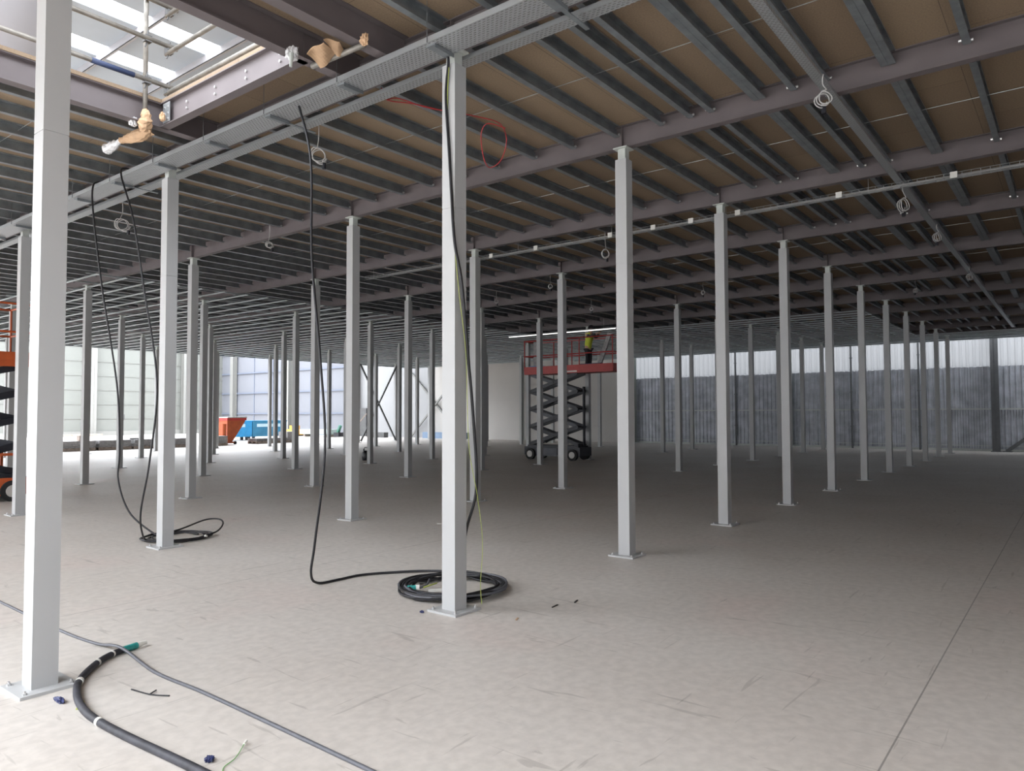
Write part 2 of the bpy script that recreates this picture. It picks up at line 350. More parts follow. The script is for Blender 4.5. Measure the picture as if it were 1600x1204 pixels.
# ------------------------------------------------------------------ roof seen through the opening
rf = MB(); RZ = 13.0
strips = [(13.75, 14.6), (16.45, 17.3), (19.2, 20.05), (21.95, 22.8)]
ends = [(-30, 4.0), (-30, 7.4), (-30, 7.4), (-30, 7.4)]
va = -6.0
for (a, b_), (e0, e1) in zip(strips, ends):
    rf.box(-4.5, va, RZ, 33, a, RZ+.12); rf.box(e1, a, RZ, 33, b_, RZ+.12); va = b_
rf.box(-4.5, va, RZ, 33, 38, RZ+.12)
tag(rf.build('ceiling_roof', ROOFM), 'pale warehouse roof seen through the opening', None, None, 'structure')
for k, ((a, b_), (e0, e1)) in enumerate(zip(strips, ends)):
    tag(MB().box(-4.5, a, RZ+.02, e1, b_, RZ+.10).build('window_%d' % (k+1), SKYL), 'daylit translucent rooflight strip', None, None, 'structure')
for k in range(9):
    u = -3.1+2.1*k
    t = thing('roof_purlin', 'grey purlin under the warehouse roof, %s from the left through the opening' % ORD[k], 'purlin', (u, 0, RZ), 0, 'roof purlins')
    MB().box(-.04, 4, -.24, .04, 32, -.22).box(-.04, 4, -.24, -.03, 32, 0).build('web', DUCTM, t)
t = thing('roof_rafter', 'long roof rafter crossing behind the scaffold tubes', 'rafter', (0, 12.4, RZ-.25))
MB().box(-4.5, -.12, -.55, 15, .12, -.53).box(-4.5, -.01, -.55, 15, .01, 0).box(-4.5, -.12, -.02, 15, .12, 0).build('flanges', DUCTM, t)

# ------------------------------------------------------------------ boxed columns
S = .1455; h = S/2
def make_column():
    t = thing('boxed_column', 'x', 'column', (0, 0, 0))
    mb = MB().box(-h, -h, .018, h, h, 3.397).box(-h, -h, 3.402, h, h, 4.644).box(-h+.004, -h+.004, 3.39, h-.004, h-.004, 3.41)
    mb.build('casing', WHITE, t)
    MB().box(-.048, -.048, 4.63, .048, .048, 4.775).build('steel_post', PRIMER, t)
    tag(MB().box(-.09, -.09, 4.771, .09, .09, 4.785).build('cap_plate', PRIMER, t), 'pale primed cap plate')
    MB().box(-.16, -.16, 0, .16, .16, .018).build('base_plate', WHITE, t)
    for sx, sy in ((-1, -1), (1, -1), (1, 1), (-1, 1)):
        MB().tube([(sx*.125, sy*.125, .018), (sx*.125, sy*.125, .030)], .013, 6).cyl((sx*.125, sy*.125, .03), (sx*.125, sy*.125, .042), .007, 8).build('bolt', ZINC, t)
    return t
proto = make_column()
def make_far():
    t = thing('boxed_column', 'x', 'column', (0, 0, 0))
    for c in list(proto.children):
        if not c.name.startswith('bolt'):
            d = c.copy(); C.objects.link(d); d.parent = t
    return t
proto_far = make_far()
hand = {(0, 0): 'white boxed column in the centre foreground with a black cable down it and a big coil at its foot',
        (1, 0): 'tall white boxed column right of centre, in front of the worker on the lift',
        (2, 0): 'white boxed column next right of the tall one, cable basket passing behind its head',
        (0, 1): 'white boxed column left of centre with a small looped cable coil at its foot',
        (1, 1): 'white boxed column between the two hanging-cable columns, left of the centre foreground one',
        (2, 1): 'white boxed column half hidden behind the centre foreground column',
        (3, 1): 'white boxed column standing in front of the red scissor lift',
        (2, 2): 'white boxed column just behind the long black cable that hangs to the floor',
        (0, 2): 'white boxed column in front of the orange scissor lift at the left edge',
        (1, 2): 'white boxed column just right of the one with the looped coil',
        (5, 2): 'thin boxed column at the left wheel of the red scissor lift'}
rows = ['nearest', 'second', 'third', 'fourth', 'fifth', 'sixth', 'seventh']
used = False; used_far = False; first = {}
for j in range(7):
    for i in range(0, 11):
        x, y, ww = px(i*SU, j*SV, 0)
        if x < -12: continue
        lab = hand.get((i, j)) or 'white boxed column, in the %s row back, the %s one from the row\'s left end%s' % (rows[j], ORD[i], ', under the dark deck on the right' if j == 0 and i > 2 else '')
        near = ww < 17
        if near:
            if not used: o = proto; used = True; o['label'] = lab; o.location = (i*SU, j*SV, 0)
            else: o = dup(proto, (i*SU, j*SV, 0), lab)
        else:
            if not used_far: o = proto_far; used_far = True; o['label'] = lab; o.location = (i*SU, j*SV, 0)
            else: o = dup(proto_far, (i*SU, j*SV, 0), lab)
        o['group'] = 'white boxed columns in the %s row' % rows[j]
o = dup(proto, (-2.806, .839, 0), 'huge nearest white boxed column at the left edge, running out of the top of the frame', 'white boxed columns in the nearest row')

# x brace between two columns of the last row
t = thing('cross_brace', 'dark crossed bracing bars between two rear columns in front of the bright white wall', 'brace', (23.76, 6*SV-.15, 0))
MB().bar((.08, 0, .08), (2.89, 0, 4.6), .09, .06, (0, 1, 0)).build('diagonal_bar', STEELG, t)
MB().bar((.08, .07, 4.6), (2.89, .07, .08), .09, .06, (0, 1, 0)).build('diagonal_bar', STEELG, t)

# ------------------------------------------------------------------ beams
def ibeam(mb, a, b, zb, zt, wf=.105, tf=.011, tw=.008):
    a = Vector(a); b = Vector(b); d = (b-a).normalized(); n = Vector((-d.y, d.x, 0)); H = zt-zb
    pr = [(-wf/2, 0), (wf/2, 0), (wf/2, tf), (tw/2, tf), (tw/2, H-tf), (wf/2, H-tf), (wf/2, H), (-wf/2, H), (-wf/2, H-tf), (-tw/2, H-tf), (-tw/2, tf), (-wf/2, tf)]
    a.z = zb; b.z = zb
    return mb.extr(pr, a, b, n, (0, 0, 1))
for i in range(0, 11):
    u = i*SU
    t = thing('floor_beam', 'purple-brown primed steel beam carrying the deck, %s back from the camera' % ORD[i], 'beam', (u, 0, 0), 0, 'purple beams under the deck')
    ibeam(MB(), (0, DV0, 0), (0, DV1-.05, 0), ZB, ZT).build('i_section', BEAM, t)
    if i < 6:
        for j in range(0, 3):
            if i == 0 and j == 2: continue
            MB().box(-.05, j*SV-.004, ZB+.011, .05, j*SV+.004, ZT-.011).build('stiffener', BEAM, t)
# trimmers round the opening
t = thing('trimmer_beam', 'purple primed trimmer beam along the lit edge of the opening', 'beam', (-.70, 0, 0)); ibeam(MB(), (0, 1.16, 0), (0, 3.66, 0), ZB, ZT, .10).build('i_section', BEAM, t)
mb = MB()
for k in range(4):
    v = 1.5+.55*k
    for z in (4.88, 4.95): mb.cyl((-.022, v, z), (-.004, v, z), .012, 8)
mb.build('bolts', ZINC, t)
pl = tag(MB().box(-.052, 3.44, ZB+.02, -.044, 3.58, ZT-.03).build('cleat_plate', GALVL, t), 'silver bolted plate')
mb = MB()
for dv in (3.475, 3.545):
    for z in (4.84, 4.90, 4.97): mb.cyl((-.062, dv, z), (-.052, dv, z), .011, 8)
mb.build('plate_bolts', ZINC, pl)
for v, lb in ((3.70, 'purple trimmer beam along the far left side of the opening'), (1.17, 'purple trimmer beam on the near side of the opening, by the cardboard wrapping'), (.56, 'purple trimmer beam right of the dark gap beside the opening')):
    t = thing('trimmer_beam', lb, 'beam', (0, v, 0)); ibeam(MB(), (-5.2, 0, 0), (-.06, 0, 0), ZB, ZT, .12).build('i_section', BEAM, t)
# edge trims of the deck
t = thing('edge_beam', 'steel edge channel along the deck end facing the ribbed wall', 'beam', (30.45, 0, 0))
MB().box(-.04, DV0, 4.62, .04, 18.5, ZT).box(-.5, DV0, 4.66, -.04, 18.5, 4.70).box(-.04, 18.5, 4.785, .04, DV1, ZT).build('channel', GALV, t)
t = thing('edge_beam', 'steel edge channel along the deck side facing the bright left hall', 'beam', (0, 30.95, 0))
MB().box(DU0, -.04, 4.70, 30.4, .04, ZT).build('channel', GALV, t)

# ------------------------------------------------------------------ joists
JT = ZT; JB = 4.916; HJ = JT-JB
def cprof(side=-1, fl=.062, t_=.0035, lip=.016):   # C section, opening toward side (v direction)
    s = side
    return [(0, 0), (s*fl, 0), (s*fl, lip), (s*(fl-t_), lip), (s*(fl-t_), t_), (s*t_, t_), (s*t_, HJ-t_), (s*(fl-t_), HJ-t_), (s*(fl-t_), HJ-lip), (s*fl, HJ-lip), (s*fl, HJ), (0, HJ)]
L0, L1 = .058, SU-.058
def joist_mesh(double=False):
    mb = MB()
    def one(off, side):
        p = cprof(side); p = p if side > 0 else p
        mb.extr(p, (L0, off, 0), (L1, off, 0), (0, 1, 0), (0, 0, 1))
    if double: one(.001, 1); one(-.001, -1)
    else: one(.03, -1)
    return mb
def make_joist(double=False):
    t = thing('deck_joist', 'x', 'joist')
    fixn(joist_mesh(double).build('c_section', GALV, t))
    for e, s in ((L1, 1), (L0, -1)):
        c = MB().box(min(e-s*.06, e+s*.05), .033, .03, max(e-s*.06, e+s*.05), .038, .115)
        c.build('end_cleat', GALV, t)
        MB().cyl((e-s*.02, .038, .035), (e-s*.02, .062, .035), .014, 6).build('bolt', ZINC, t)
        MB().cyl((e-s*.02, -.05, .02), (e-s*.02, -.028, .02), .014, 6).build('bolt', ZINC, t)
    return t
js = make_joist(); jd = make_joist(True)
jf = thing('deck_joist', 'x', 'joist'); d = [c for c in js.children if c.name.startswith('c_section')][0].copy(); C.objects.link(d); d.parent = jf
vpos = [(-8.95, 0), (-8.34, 0), (-7.73, 0), (-7.12, 0), (-6.51, 0), (-5.9, 0), (-5.29, 0), (-4.68, 0), (-4.08, 0), (-3.49, 0), (-2.86, 1), (-2.31, 0), (-1.99, 0), (-1.642, 1), (-1.12, 0), (-.88, 0), (-.53, 0), (.05, 0), (.66, 0), (1.25, 0)]
v = 1.86
while v < 30.8: vpos.append((v, 0)); v += .61
cand = []
for i in range(-1, 10):
    for (v, dbl) in vpos:
        if i == -1 and -.2 < v < 4.0 and not (v < .3): continue
        ends = [px(i*SU+SU*f_, v, 4.95) for f_ in (0, .25, .5, .75, 1)]
        vis = [e for e in ends if -40 < e[0] < 1640 and -40 < e[1] < 700 and e[2] > 1]
        if not vis: continue
        cand.append((min(e[2] for e in vis), i, v, dbl))
cand.sort()
ORDN = lambda n: '%d%s' % (n, 'th' if 10 < n % 100 < 14 else {1: 'st', 2: 'nd', 3: 'rd'}.get(n % 10, 'th'))
rank = {}
for b_ in set(c[1] for c in cand):
    for q_, c in enumerate(sorted([c for c in cand if c[1] == b_], key=lambda c: c[2])): rank[(c[1], c[2])] = q_+1
usedp = {}
bayn = ['before the first purple beam', 'between the first and second purple beams', 'between the second and third purple beams', 'between the third and fourth purple beams', 'between the fourth and fifth purple beams', 'between the fifth and sixth purple beams', 'between the sixth and seventh purple beams', 'between the seventh and eighth purple beams', 'between the eighth and ninth purple beams', 'between the ninth and tenth purple beams', 'between the tenth and last purple beams']
rest = MB(); pf = cprof(-1)
for n, (dd, i, v, dbl) in enumerate(cand):
    if n < 300:
        key = 'd' if dbl else ('s' if dd < 11 else 'f')
        p = {'d': jd, 's': js, 'f': jf}[key]
        if dbl: lab = '%s wide joist %s, counted from the right' % (ORDN(rank[(i, v)]), bayn[i+1]); g = 'double joists '+bayn[i+1]
        else: lab = '%s galvanised joist %s, counted from the right' % (ORDN(rank[(i, v)]), bayn[i+1]); g = 'single joists '+bayn[i+1]
        if key not in usedp: usedp[key] = 1; o = p; o.location = (i*SU, v, JB); o['label'] = lab; o['group'] = g
        else: dup(p, (i*SU, v, JB), lab, g)
    else:
        rest.extr(pf, (i*SU+L0, v+.03, JB), (i*SU+L1, v+.03, JB), (0, 1, 0), (0, 0, 1))
tag(fixn(rest.build('distant_deck_joists', GALV)), 'mass of distant galvanised joists under the far deck', 'joists', None, 'stuff')
for i in range(-1, 10):
    segs = [(-9, .5), (3.8, 30.9)] if i == -1 else [(-9, 30.9)]
    o = thing('bridging_rod', 'thin bright bridging rod through the joists, %s' % bayn[i+1], 'rod', ((i+.5)*SU, 0, 4.985))
    mb = MB()
    for a, b_ in segs: mb.cyl((0, a, 0), (0, b_, 0), .0035, 6)
    mb.build('rod', GALVL, o)

# ------------------------------------------------------------------ suspended ceiling frame in the far part
def chan(mb, a, b, w, hh):
    a = Vector(a); b = Vector(b); d = (b-a).normalized(); n = Vector((-d.y, d.x, 0)); t_ = .002
    pr = [(-w/2, 0), (w/2, 0), (w/2, hh), (w/2-t_, hh), (w/2-t_, t_), (-w/2+t_, t_), (-w/2+t_, hh), (-w/2, hh)]
    return mb.extr(pr, a, b, n, (0, 0, 1))
u = 2.36; k = 0
while u < 30.2:
    v0 = 12.6 if u < 18.6 else (.9 if u < 28 else -3.0)
    o = thing('ceiling_channel', '%s cross channel of the far ceiling frame, counted away from the camera' % ORDN(int((u-2.36)/.6+1.5)), 'ceiling channel', (u, 0, 4.715), 0, 'cross channels of the far ceiling frame')
    fixn(chan(MB(), (0, v0, 0), (0, 30.85, 0), .055, .02).build('channel', MFM, o)); u += .6
v = .95
while v < 30.8:
    u0 = 18.5 if v < 12.7 else 2.2
    o = thing('primary_channel', '%s main channel of the far ceiling frame, counted from the right' % ORDN(int((v-.95)/1.19+1.5)), 'ceiling channel', (0, v, 4.7355), 0, 'main channels of the far ceiling frame')
    fixn(chan(MB(), (u0, 0, 0), (30.3, 0, 0), .025, .035).build('channel', MFM, o)); v += 1.19

# ------------------------------------------------------------------ cable trays
def tray(name, lab, a, b, w, lip, mt, cat='cable tray'):
    o = MB(); a = Vector(a); b = Vector(b); d = (b-a).normalized(); n = Vector((-d.y, d.x, 0)); t_ = .002
    pr = [(-w/2, 0), (w/2, 0), (w/2, lip), (w/2-t_, lip), (w/2-t_, t_), (-w/2+t_, t_), (-w/2+t_, lip), (-w/2, lip)]
    o.extr(pr, a, b, n, (0, 0, 1)); q = fixn(o.build(name, mt)); tag(q, lab, cat); return q
tray('cable_tray', 'wide perforated galvanised cable tray along the first beam, above the centre column', (-.235, DV0, 4.70), (-.235, 14, 4.70), .27, .05, PERF)
tray('cable_tray', 'narrow galvanised tray just behind the first beam, parallel to the wide one', (.185, DV0, 4.755), (.185, 14, 4.755), .125, .04, PERF)
tray('cable_tray', 'narrow galvanised tray running away from the camera on the right', (-2.9, -2.36, 4.735), (27.5, -2.36, 4.735), .09, .03, PERF)
for k in range(14):
    v = -4.66+1.155*k
    t = thing('tray_bracket', 'dark bracket plate under the wide cable tray, %s from the right along the tray' % (ORD+['thirteenth', 'fourteenth'])[k], 'bracket', (0, v, 0), 0, 'brackets under the wide cable tray')
    MB().box(-.33, -.05, 4.690, -.10, .05, 4.6985).box(-.33, -.05, 4.665, -.10, -.044, 4.690).build('plate', GALV, t)
    if k % 3 == 0:
        MB().box(-.10, -.02, 4.69, .26, .02, 4.6985).build('arm', GALV, t)
    MB().cyl((-.375, 0, 4.70), (-.375, 0, 4.80), .004, 6).cyl((-.375, 0, 4.80), (-.375, 0, ZT), .003, 6).build('threaded_rod', STEELG, t)
# cable basket with white clips
BU, BZ = 6.15, 4.64
t = thing('wire_basket_tray', 'wire basket cable tray crossing behind the third column towards the right edge', 'cable basket', (BU, 0, BZ))
mb = MB()
for du, dz in ((-.07, .05), (-.07, .02), (-.045, 0), (0, 0), (.045, 0), (.07, .02), (.07, .05)): mb.cyl((du, -9, dz), (du, 8.2, dz), .0035, 5)
v = -9
while v < 8.2: mb.tube([(-.07, v, .05), (-.07, v, 0), (.07, v, 0), (.07, v, .05)], .003, 4); v += .1
mb.build('wires', GALVL, t)
mb = MB()
for du, r in ((-.02, .006), (.03, .006)):
    mb.tube(spline([(du+random.uniform(-.012, .012), q*1.1-9, .012+r) for q in range(16)], 3), r, 6)
tag(mb.build('cables', WFLEX, t), 'pale grey data cables lying in the basket')
for v in (3.55, 2.0, 1.2, .55, -.2, -1.63, -3.0, 4.6): MB().box(-.085, v-.05, -.02, -.073, v+.03, .06).build('clip', TAPE, t)
for v in range(-8, 9, 2): MB().cyl((0, v, .0), (0, v, ZT-BZ), .004, 6).build('threaded_rod', ZINC, t)

# ------------------------------------------------------------------ hanging flex loops
def flex(u, v, zt, zl, r, lab, mt=WFLEX, con=True, face=.7):
    t = thing('hanging_flex', lab, 'cable coil', (u, v, zt))
    pts = [(0, 0, 0), (.01, .01, -(zt-zl)*.5)]
    d = Vector((math.sin(YAW), -math.cos(YAW), 0)); d = (Matrix.Rotation(face*.6, 3, 'Z') @ d)
    for k in range(0, 34):
        a = math.pi/2+k*2*math.pi/12; rr = r*(1+.05*math.sin(k*1.7)); p = d*(math.cos(a)*rr)+Vector((0, 0, -(zt-zl)-r+math.sin(a)*rr)); p += F*(.004*k-.06)
        pts.append(p)
    e = pts[-1]; pts.append(e+Vector((0, 0, -r*.9)) - d*.03)
    MB().tube(spline(pts, 3), .006, 6).build('flex', mt, t, True)
    if con:
        q = pts[-1]; MB().cyl(q+Vector((0, 0, .02)), q+Vector((0, 0, -.06)), .022, 10).build('connector', BLKP, t); MB().cyl(q+Vector((0, 0, .03)), q+Vector((0, 0, .01)), .024, 10).build('collar', WFLEX, t)
    return t
flex(.45, 2.46, 4.92, 4.62, .075, 'white flex coil with black plug hanging beside the long black cable')
flex(.52, 7.37, 4.92, 4.66, .085, 'white flex coil hanging between the two black cables on the left')
flex(2.70, 6.76, 4.92, 4.62, .05, 'small flex coil hanging behind the left-centre columns')
flex(6.75, 2.48, 4.92, 4.60, .075, 'flex coil hanging under the basket tray left of the tall column')
flex(2.35, -2.42, 4.75, 4.58, .06, 'flex coil on the right-hand tray, nearest of those in view on that tray', face=-.3)
flex(6.3, -2.40, 4.75, 4.52, .085, 'big flex coil with plug hanging below the basket tray on the right')
flex(9.1, -2.42, 4.75, 4.60, .07, 'flex coil on the right-hand tray, beyond the basket tray')
flex(13.6, -2.42, 4.75, 4.60, .07, 'far small flex coil on the right-hand tray')
flex(.15, -2.42, 4.75, 4.66, .085, 'flex coil cut by the top edge of the frame', con=False)
for k, (u, v) in enumerate(((11.2, .67), (12.5, 3.09), (9.4, 5.53), (15.5, -1.1), (13.2, 6.75), (10.4, 7.97))):
    flex(u, v, 4.92, 4.68, .05, 'small distant flex coil under the deck, %s from the camera' % ORD[k])
t = thing('red_cable', 'loose red cable draped behind the centre column with a loop on its right', 'cable')
MB().tube(spline([(.33, 1.20, 4.80), (.45, 1.16, 4.84), (.70, 1.03, 4.80), (1.0, .87, 4.80), (1.25, .80, 4.82), (1.5, .70, 4.80), (1.72, .78, 4.70), (1.74, .88, 4.50), (1.66, .98, 4.42), (1.52, .95, 4.50), (1.40, .88, 4.70), (1.42, .80, 4.80), (1.60, .70, 4.78)], 6), .0055, 6).build('cable', REDC, t, True)
MB().tube(spline([(.20, 1.15, 4.86), (.33, 1.21, 4.80), (.60, 1.10, 4.82), (.95, .92, 4.80)], 6), .0055, 6).build('cable_tail', REDC, t, True)

# ------------------------------------------------------------------ black supply cables
def cable(name, lab, pts, r, mt, n=8, cat='cable', seg=8):
    o = MB().tube(spline(pts, seg), r, n).build(name, mt, None, True); return tag(o, lab, cat)
cable('hanging_cable', 'black cable hanging from the wide tray, leftmost, to the small floor coil',
      [(-.22, 6.0, 4.74), (-.34, 6.15, 4.78), (-.43, 6.1, 4.66), (-.43, 6.05, 4.25), (-.33, 6.0, 3.33), (-.12, 6.0, 2.06), (-.07, 6.0, 1.20), (-.08, 6.0, .78), (0, 5.85, .36), (.16, 5.55, .10), (.26, 5.3, .018)], .0115, BLACK)
cable('hanging_cable', 'black cable hanging from the wide tray just left of the coil-foot column',
      [(-.22, 5.3, 4.74), (-.34, 5.35, 4.80), (-.42, 5.3, 4.68), (-.38, 5.05, 4.1), (-.30, 4.9, 3.2), (-.26, 4.62, 2.05), (-.27, 4.75, 1.1), (-.25, 5.0, .45), (-.1, 5.25, .12), (.05, 5.45, .018)], .0115, BLACK)
ccx, ccy = .42, 5.4
def coil(name, lab, cx, cy, r0, r1, z0, turns, rc, mt, seed, zstep=.006, sq=1.0):
    random.seed(seed); pts = []; n = int(turns*14)
    for k in range(n+1):
        a = k*2*math.pi/14; f_ = .5-.5*math.cos(k/n*math.pi*turns*.9)
        rr = r0+(r1-r0)*f_+random.uniform(-.012, .012)
        pts.append((cx+rr*math.cos(a), cy+rr*math.sin(a)*sq, z0+abs(math.sin(k*.61+seed))*zstep*turns*.8+random.uniform(0, .003)))
    o = MB().tube(spline(pts, 3), rc, 7).build(name, mt, None, True); return tag(o, lab, 'cable coil')
o = coil('cable_coil', 'small black cable coil lying behind the foot of the left-of-centre column', .42, 5.38, .30, .44, .014, 4, .0115, BLACK, 3)
mb = MB().tube(spline([(.55, 5.05, .03), (.85, 5.15, .06), (1.12, 5.45, .11), (1.20, 5.70, .14), (1.08, 5.86, .13), (.70, 5.78, .06), (.45, 5.75, .03)], 8), .0115, 8)
tag(mb.build('cable_loop', BLACK, None, True), 'single raised loop of black cable right of the small coil', 'cable')
for p, lb in (((.50, 5.70, .035), 'white tape band on the rear of the small cable coil'), ((.62, 5.02, .035), 'white tape band on the front of the small cable coil')):
    tag(MB().cyl((p[0]-.012, p[1], p[2]), (p[0]+.012, p[1]+.01, p[2]), .022, 10).build('tape_band', TAPE), lb, 'tape')
cable('hanging_cable', 'long black cable hanging free left of the centre column, curving along the floor',
      [(-.20, 1.95, 4.74), (-.26, 1.84, 4.70), (-.25, 1.66, 4.13), (-.25, 1.63, 3.18), (-.25, 1.49, 2.18), (-.25, 1.41, 1.33), (-.25, 1.55, .45), (-.24, 1.62, .14), (-.13, 1.66, .025), (.12, 1.65, .014), (.37, 1.64, .014), (.62, 1.50, .014), (.88, 1.25, .02), (1.0, .98, .03), (1.02, .70, .05)], .0125, BLACK)
cable('hanging_cable', 'black cable strapped down the centre column and bowing out to the right into the coil',
      [(-.12, 0, 4.76), (-.095, -.02, 4.66), (-.090, .012, 4.36), (-.088, -.02, 3.9), (-.09, -.05, 3.52), (-.09, -.085, 3.1), (-.05, -.13, 2.75), (.04, -.12, 2.15), (.12, -.11, 1.62), (.17, -.10, 1.02), (.14, -.02, .68), (.2, .12, .30), (.38, .35, .05), (.62, .6, .03)], .0125, BLACK)
cable('earth_wire', 'thin green and yellow wire beside the black cable on the centre column',
      [(-.10, -.03, 4.6), (-.084, .00, 4.2), (-.08, -.055, 3.3), (-.06, -.105, 2.7), (.01, -.12, 2.2), (.03, -.12, 1.8), (.05, -.125, 1.35), (.16, -.12, .95), (.25, -.1, .55), (.2, -.12, .2), (.17, -.16, .04)], .0028, GY, 5)
o = coil('cable_coil', 'large coil of thick black cable around the foot of the centre column', .50, .48, .40, .50, .015, 8, .0125, BLACK, 5, .008)
o = coil('cable_coil', 'outer turns of greyish cable resting on the large coil', .50, .47, .44, .52, .05, 3, .0115, GREYC, 9, .006)
t = thing('cable_connector', 'teal connector with a white collar lying inside the large coil', 'connector', (.20, .66, .055))
MB().cyl((0, 0, 0), (-.06, .05, .0), .028, 12).build('body', TEAL, t); MB().cyl((0, 0, 0), (.025, -.02, 0), .030, 12).build('collar', TAPE, t)
MB().tube(spline([(.02, -.02, 0), (.12, -.02, .01), (.26, .08, .02)], 5), .011, 7).build('lead', GREYC, t)
cable('earth_wire', 'short yellow-green wire lying inside the large coil', [(.26, .62, .055), (.36, .62, .06), (.48, .66, .05)], .007, GY, 6)
tag(MB().bar((.14, .44, .075), (.32, .30, .075), .03, .02).build('cable_label', TAPE), 'white tag sleeve on the front of the large coil', 'label')

cable('floor_cable', 'grey cable running across the foreground floor from left edge to bottom edge',
      [(-2.20, 5.2, .011), (-2.238, 3.356, .011), (-2.266, 1.979, .011), (-2.24, 1.43, .011), (-2.225, 1.08, .045), (-2.27, .51, .012), (-2.262, 0, .011), (-2.269, -.49, .011), (-2.296, -1.578, .011), (-2.33, -2.8, .011)], .0105, GREYC)
fp = [(-2.80, -2.2, .023), (-2.785, -1.3, .023), (-2.792, -.964, .023), (-2.806, -.698, .023), (-2.827, -.352, .023), (-2.834, -.05, .023), (-2.815, .2, .023), (-2.744, .47, .023), (-2.631, .712, .023), (-2.433, .95, .023), (-2.293, 1.055, .023), (-2.20, 1.09, .023)]
t = thing('thick_cable', 'thick black armoured cable curving over the foreground floor beside the big column', 'cable')
MB().tube(spline(fp, 8), .021, 12).build('sheath', GREYC if False else mat('dull_black_sheath', (.035, .035, .043), .6, noise=.45, nscale=14), t, True)
tag(MB().tube([(-2.205, 1.088, .023), (-2.10, 1.115, .023)], .022, 12).build('end_tape', TEAL, t), 'teal tape near the cable end')
tag(MB().tube([(-2.10, 1.115, .023), (-2.03, 1.128, .026)], [.02, .015], 12).build('end_cap', TAPE, t), 'whitish cable end')
for a, b_ in (((-2.300, 1.052), (-2.288, 1.06)), ((-2.440, .945), (-2.425, .957)), ((-2.655, .665), (-2.64, .69)), ((-2.835, -.055), (-2.835, -.03))):
    MB().tube([(a[0], a[1], .0235), (b_[0], b_[1], .0235)], .0235, 14).build('tape_band', TAPE, t)

# small litter
def crumple(name, loc, s, mt, lab, seed, cat='litter', flat=.5):
    random.seed(seed); import bmesh
    b = bmesh.new(); bmesh.ops.create_icosphere(b, subdivisions=3, radius=1)
    for vv_ in b.verts:
        k = 1+.35*math.sin(vv_.co.x*7+seed)*math.cos(vv_.co.y*9+seed)+random.uniform(-.16, .16); vv_.co = Vector((vv_.co.x*k*s[0], vv_.co.y*k*s[1], max(-.9, vv_.co.z*k)*s[2]))
    me = bpy.data.meshes.new(name); b.to_mesh(me); b.free(); me.materials.append(mt)
    o = bpy.data.objects.new(name, me); C.objects.link(o); z0 = min(v_.co.z for v_ in me.vertices); o.location = (loc[0], loc[1], loc[2]-z0); return tag(o, lab, cat)
crumple('crumpled_wrapper', (-2.83, .485, 0), (.018, .052, .014), BLUEFOIL, 'crumpled dark blue wrapper in front of the big column base', 1)
crumple('crumpled_wrapper', (-2.69, -.88, 0), (.02, .022, .014), BLUEFOIL, 'crumpled dark blue wrapper at the bottom edge of the frame', 2)
crumple('crumpled_wrapper', (-.215, .165, 0), (.014, .02, .01), BLUEFOIL, 'small blue scrap at the centre column base plate', 4)
cable('cable_offcut', 'short black cable offcut on the floor right of the thick cable', [(-2.492, .343, .006), (-2.461, .17, .006), (-2.402, .061, .006)], .0042, BLACK, 6, 'offcut')
tag(MB().cyl((-2.46, .175, .008), (-2.41, .205, .008), .004, 6).build('cable_tie', BLACK), 'black tie sticking out from the cable offcut', 'offcut')
t = thing('earth_wire', 'thin green wire with a white tip on the floor at the bottom edge', 'cable')
MB().tube(spline([(-2.74, -1.10, .004), (-2.69, -1.0, .004), (-2.60, -.955, .006), (-2.50, -.868, .012)], 6), .0022, 5).build('wire', mat('green_wire', (.12, .35, .08), .5), t)
MB().cyl((-2.50, -.868, .012), (-2.475, -.850, .016), .007, 8).build('tip', TAPE, t)
for k, (u, v, a, L_, mt, lb) in enumerate(((.11, -.58, .4, .06, CARD, 'tiny brown scrap right of the centre column base'), (.62, -.6, .1, .10, BLACK, 'thin dark splinter on the floor right of the centre column'), (3.46, 3.46, 2.2, .07, TAPE, 'small white scrap just left of the centre column'),
        (-2.81, .295, 1.0, .02, GY, 'yellow wire end on the left of the thick cable'), (-2.75, .37, 1.0, .02, GY, 'yellow wire end on the right of the thick cable'), (.86, -.66, .3, .09, BLACK, 'second dark splinter further from the centre column'), (4.5, -1.7, .3, .06, TAPE, 'pale speck on the floor before the fourth column'))):
    tag(MB().cbox((u, v, .004), (L_, .012, .006), a).build('floor_scrap', mt), lb, 'litter')

# ------------------------------------------------------------------ scaffold guard rails at the opening
def tube_thing(lab, a, b, r=.0242, name='scaffold_tube', mt=SCAF):
    o = MB().cyl(a, b, r, 14).build(name, mt, None, True); return tag(o, lab, 'scaffold tube')
tube_thing('upright scaffold tube standing in the corner of the opening', (-.935, 3.60, 4.78), (-.945, 3.60, 7.2))
tube_thing('upper guard-rail tube on the far left side of the opening', (-3.2, 3.55, 5.66), (-.62, 3.55, 5.665))
o = tube_thing('lower guard-rail tube with a blue sleeve on the far left side of the opening', (-3.2, 3.55, 5.21), (-.62, 3.55, 5.215))
tag(MB().cyl((-1.50, 3.55, 5.213), (-1.08, 3.55, 5.213), .028, 14).build('sleeve', BLUEM, o, True), 'dark blue sleeve')
tube_thing('topmost guard-rail tube on the far left side of the opening', (-3.2, 3.55, 6.10), (-.62, 3.55, 6.10))
tube_thing('upper guard-rail tube over the lit trimmer beam', (-.71, 3.62, 5.60), (-.71, .9, 5.60))
tube_thing('lower guard-rail tube over the lit trimmer beam', (-.71, 3.62, 5.155), (-.71, .9, 5.155))
tube_thing('topmost guard-rail tube over the lit trimmer beam', (-.71, 3.62, 6.03), (-.71, .9, 6.03))
tube_thing('thin white upright behind the guard rail at the far left', (-2.25, 3.75, 5.09), (-2.30, 3.75, 7.0), .012, 'upright_rod', TAPE)
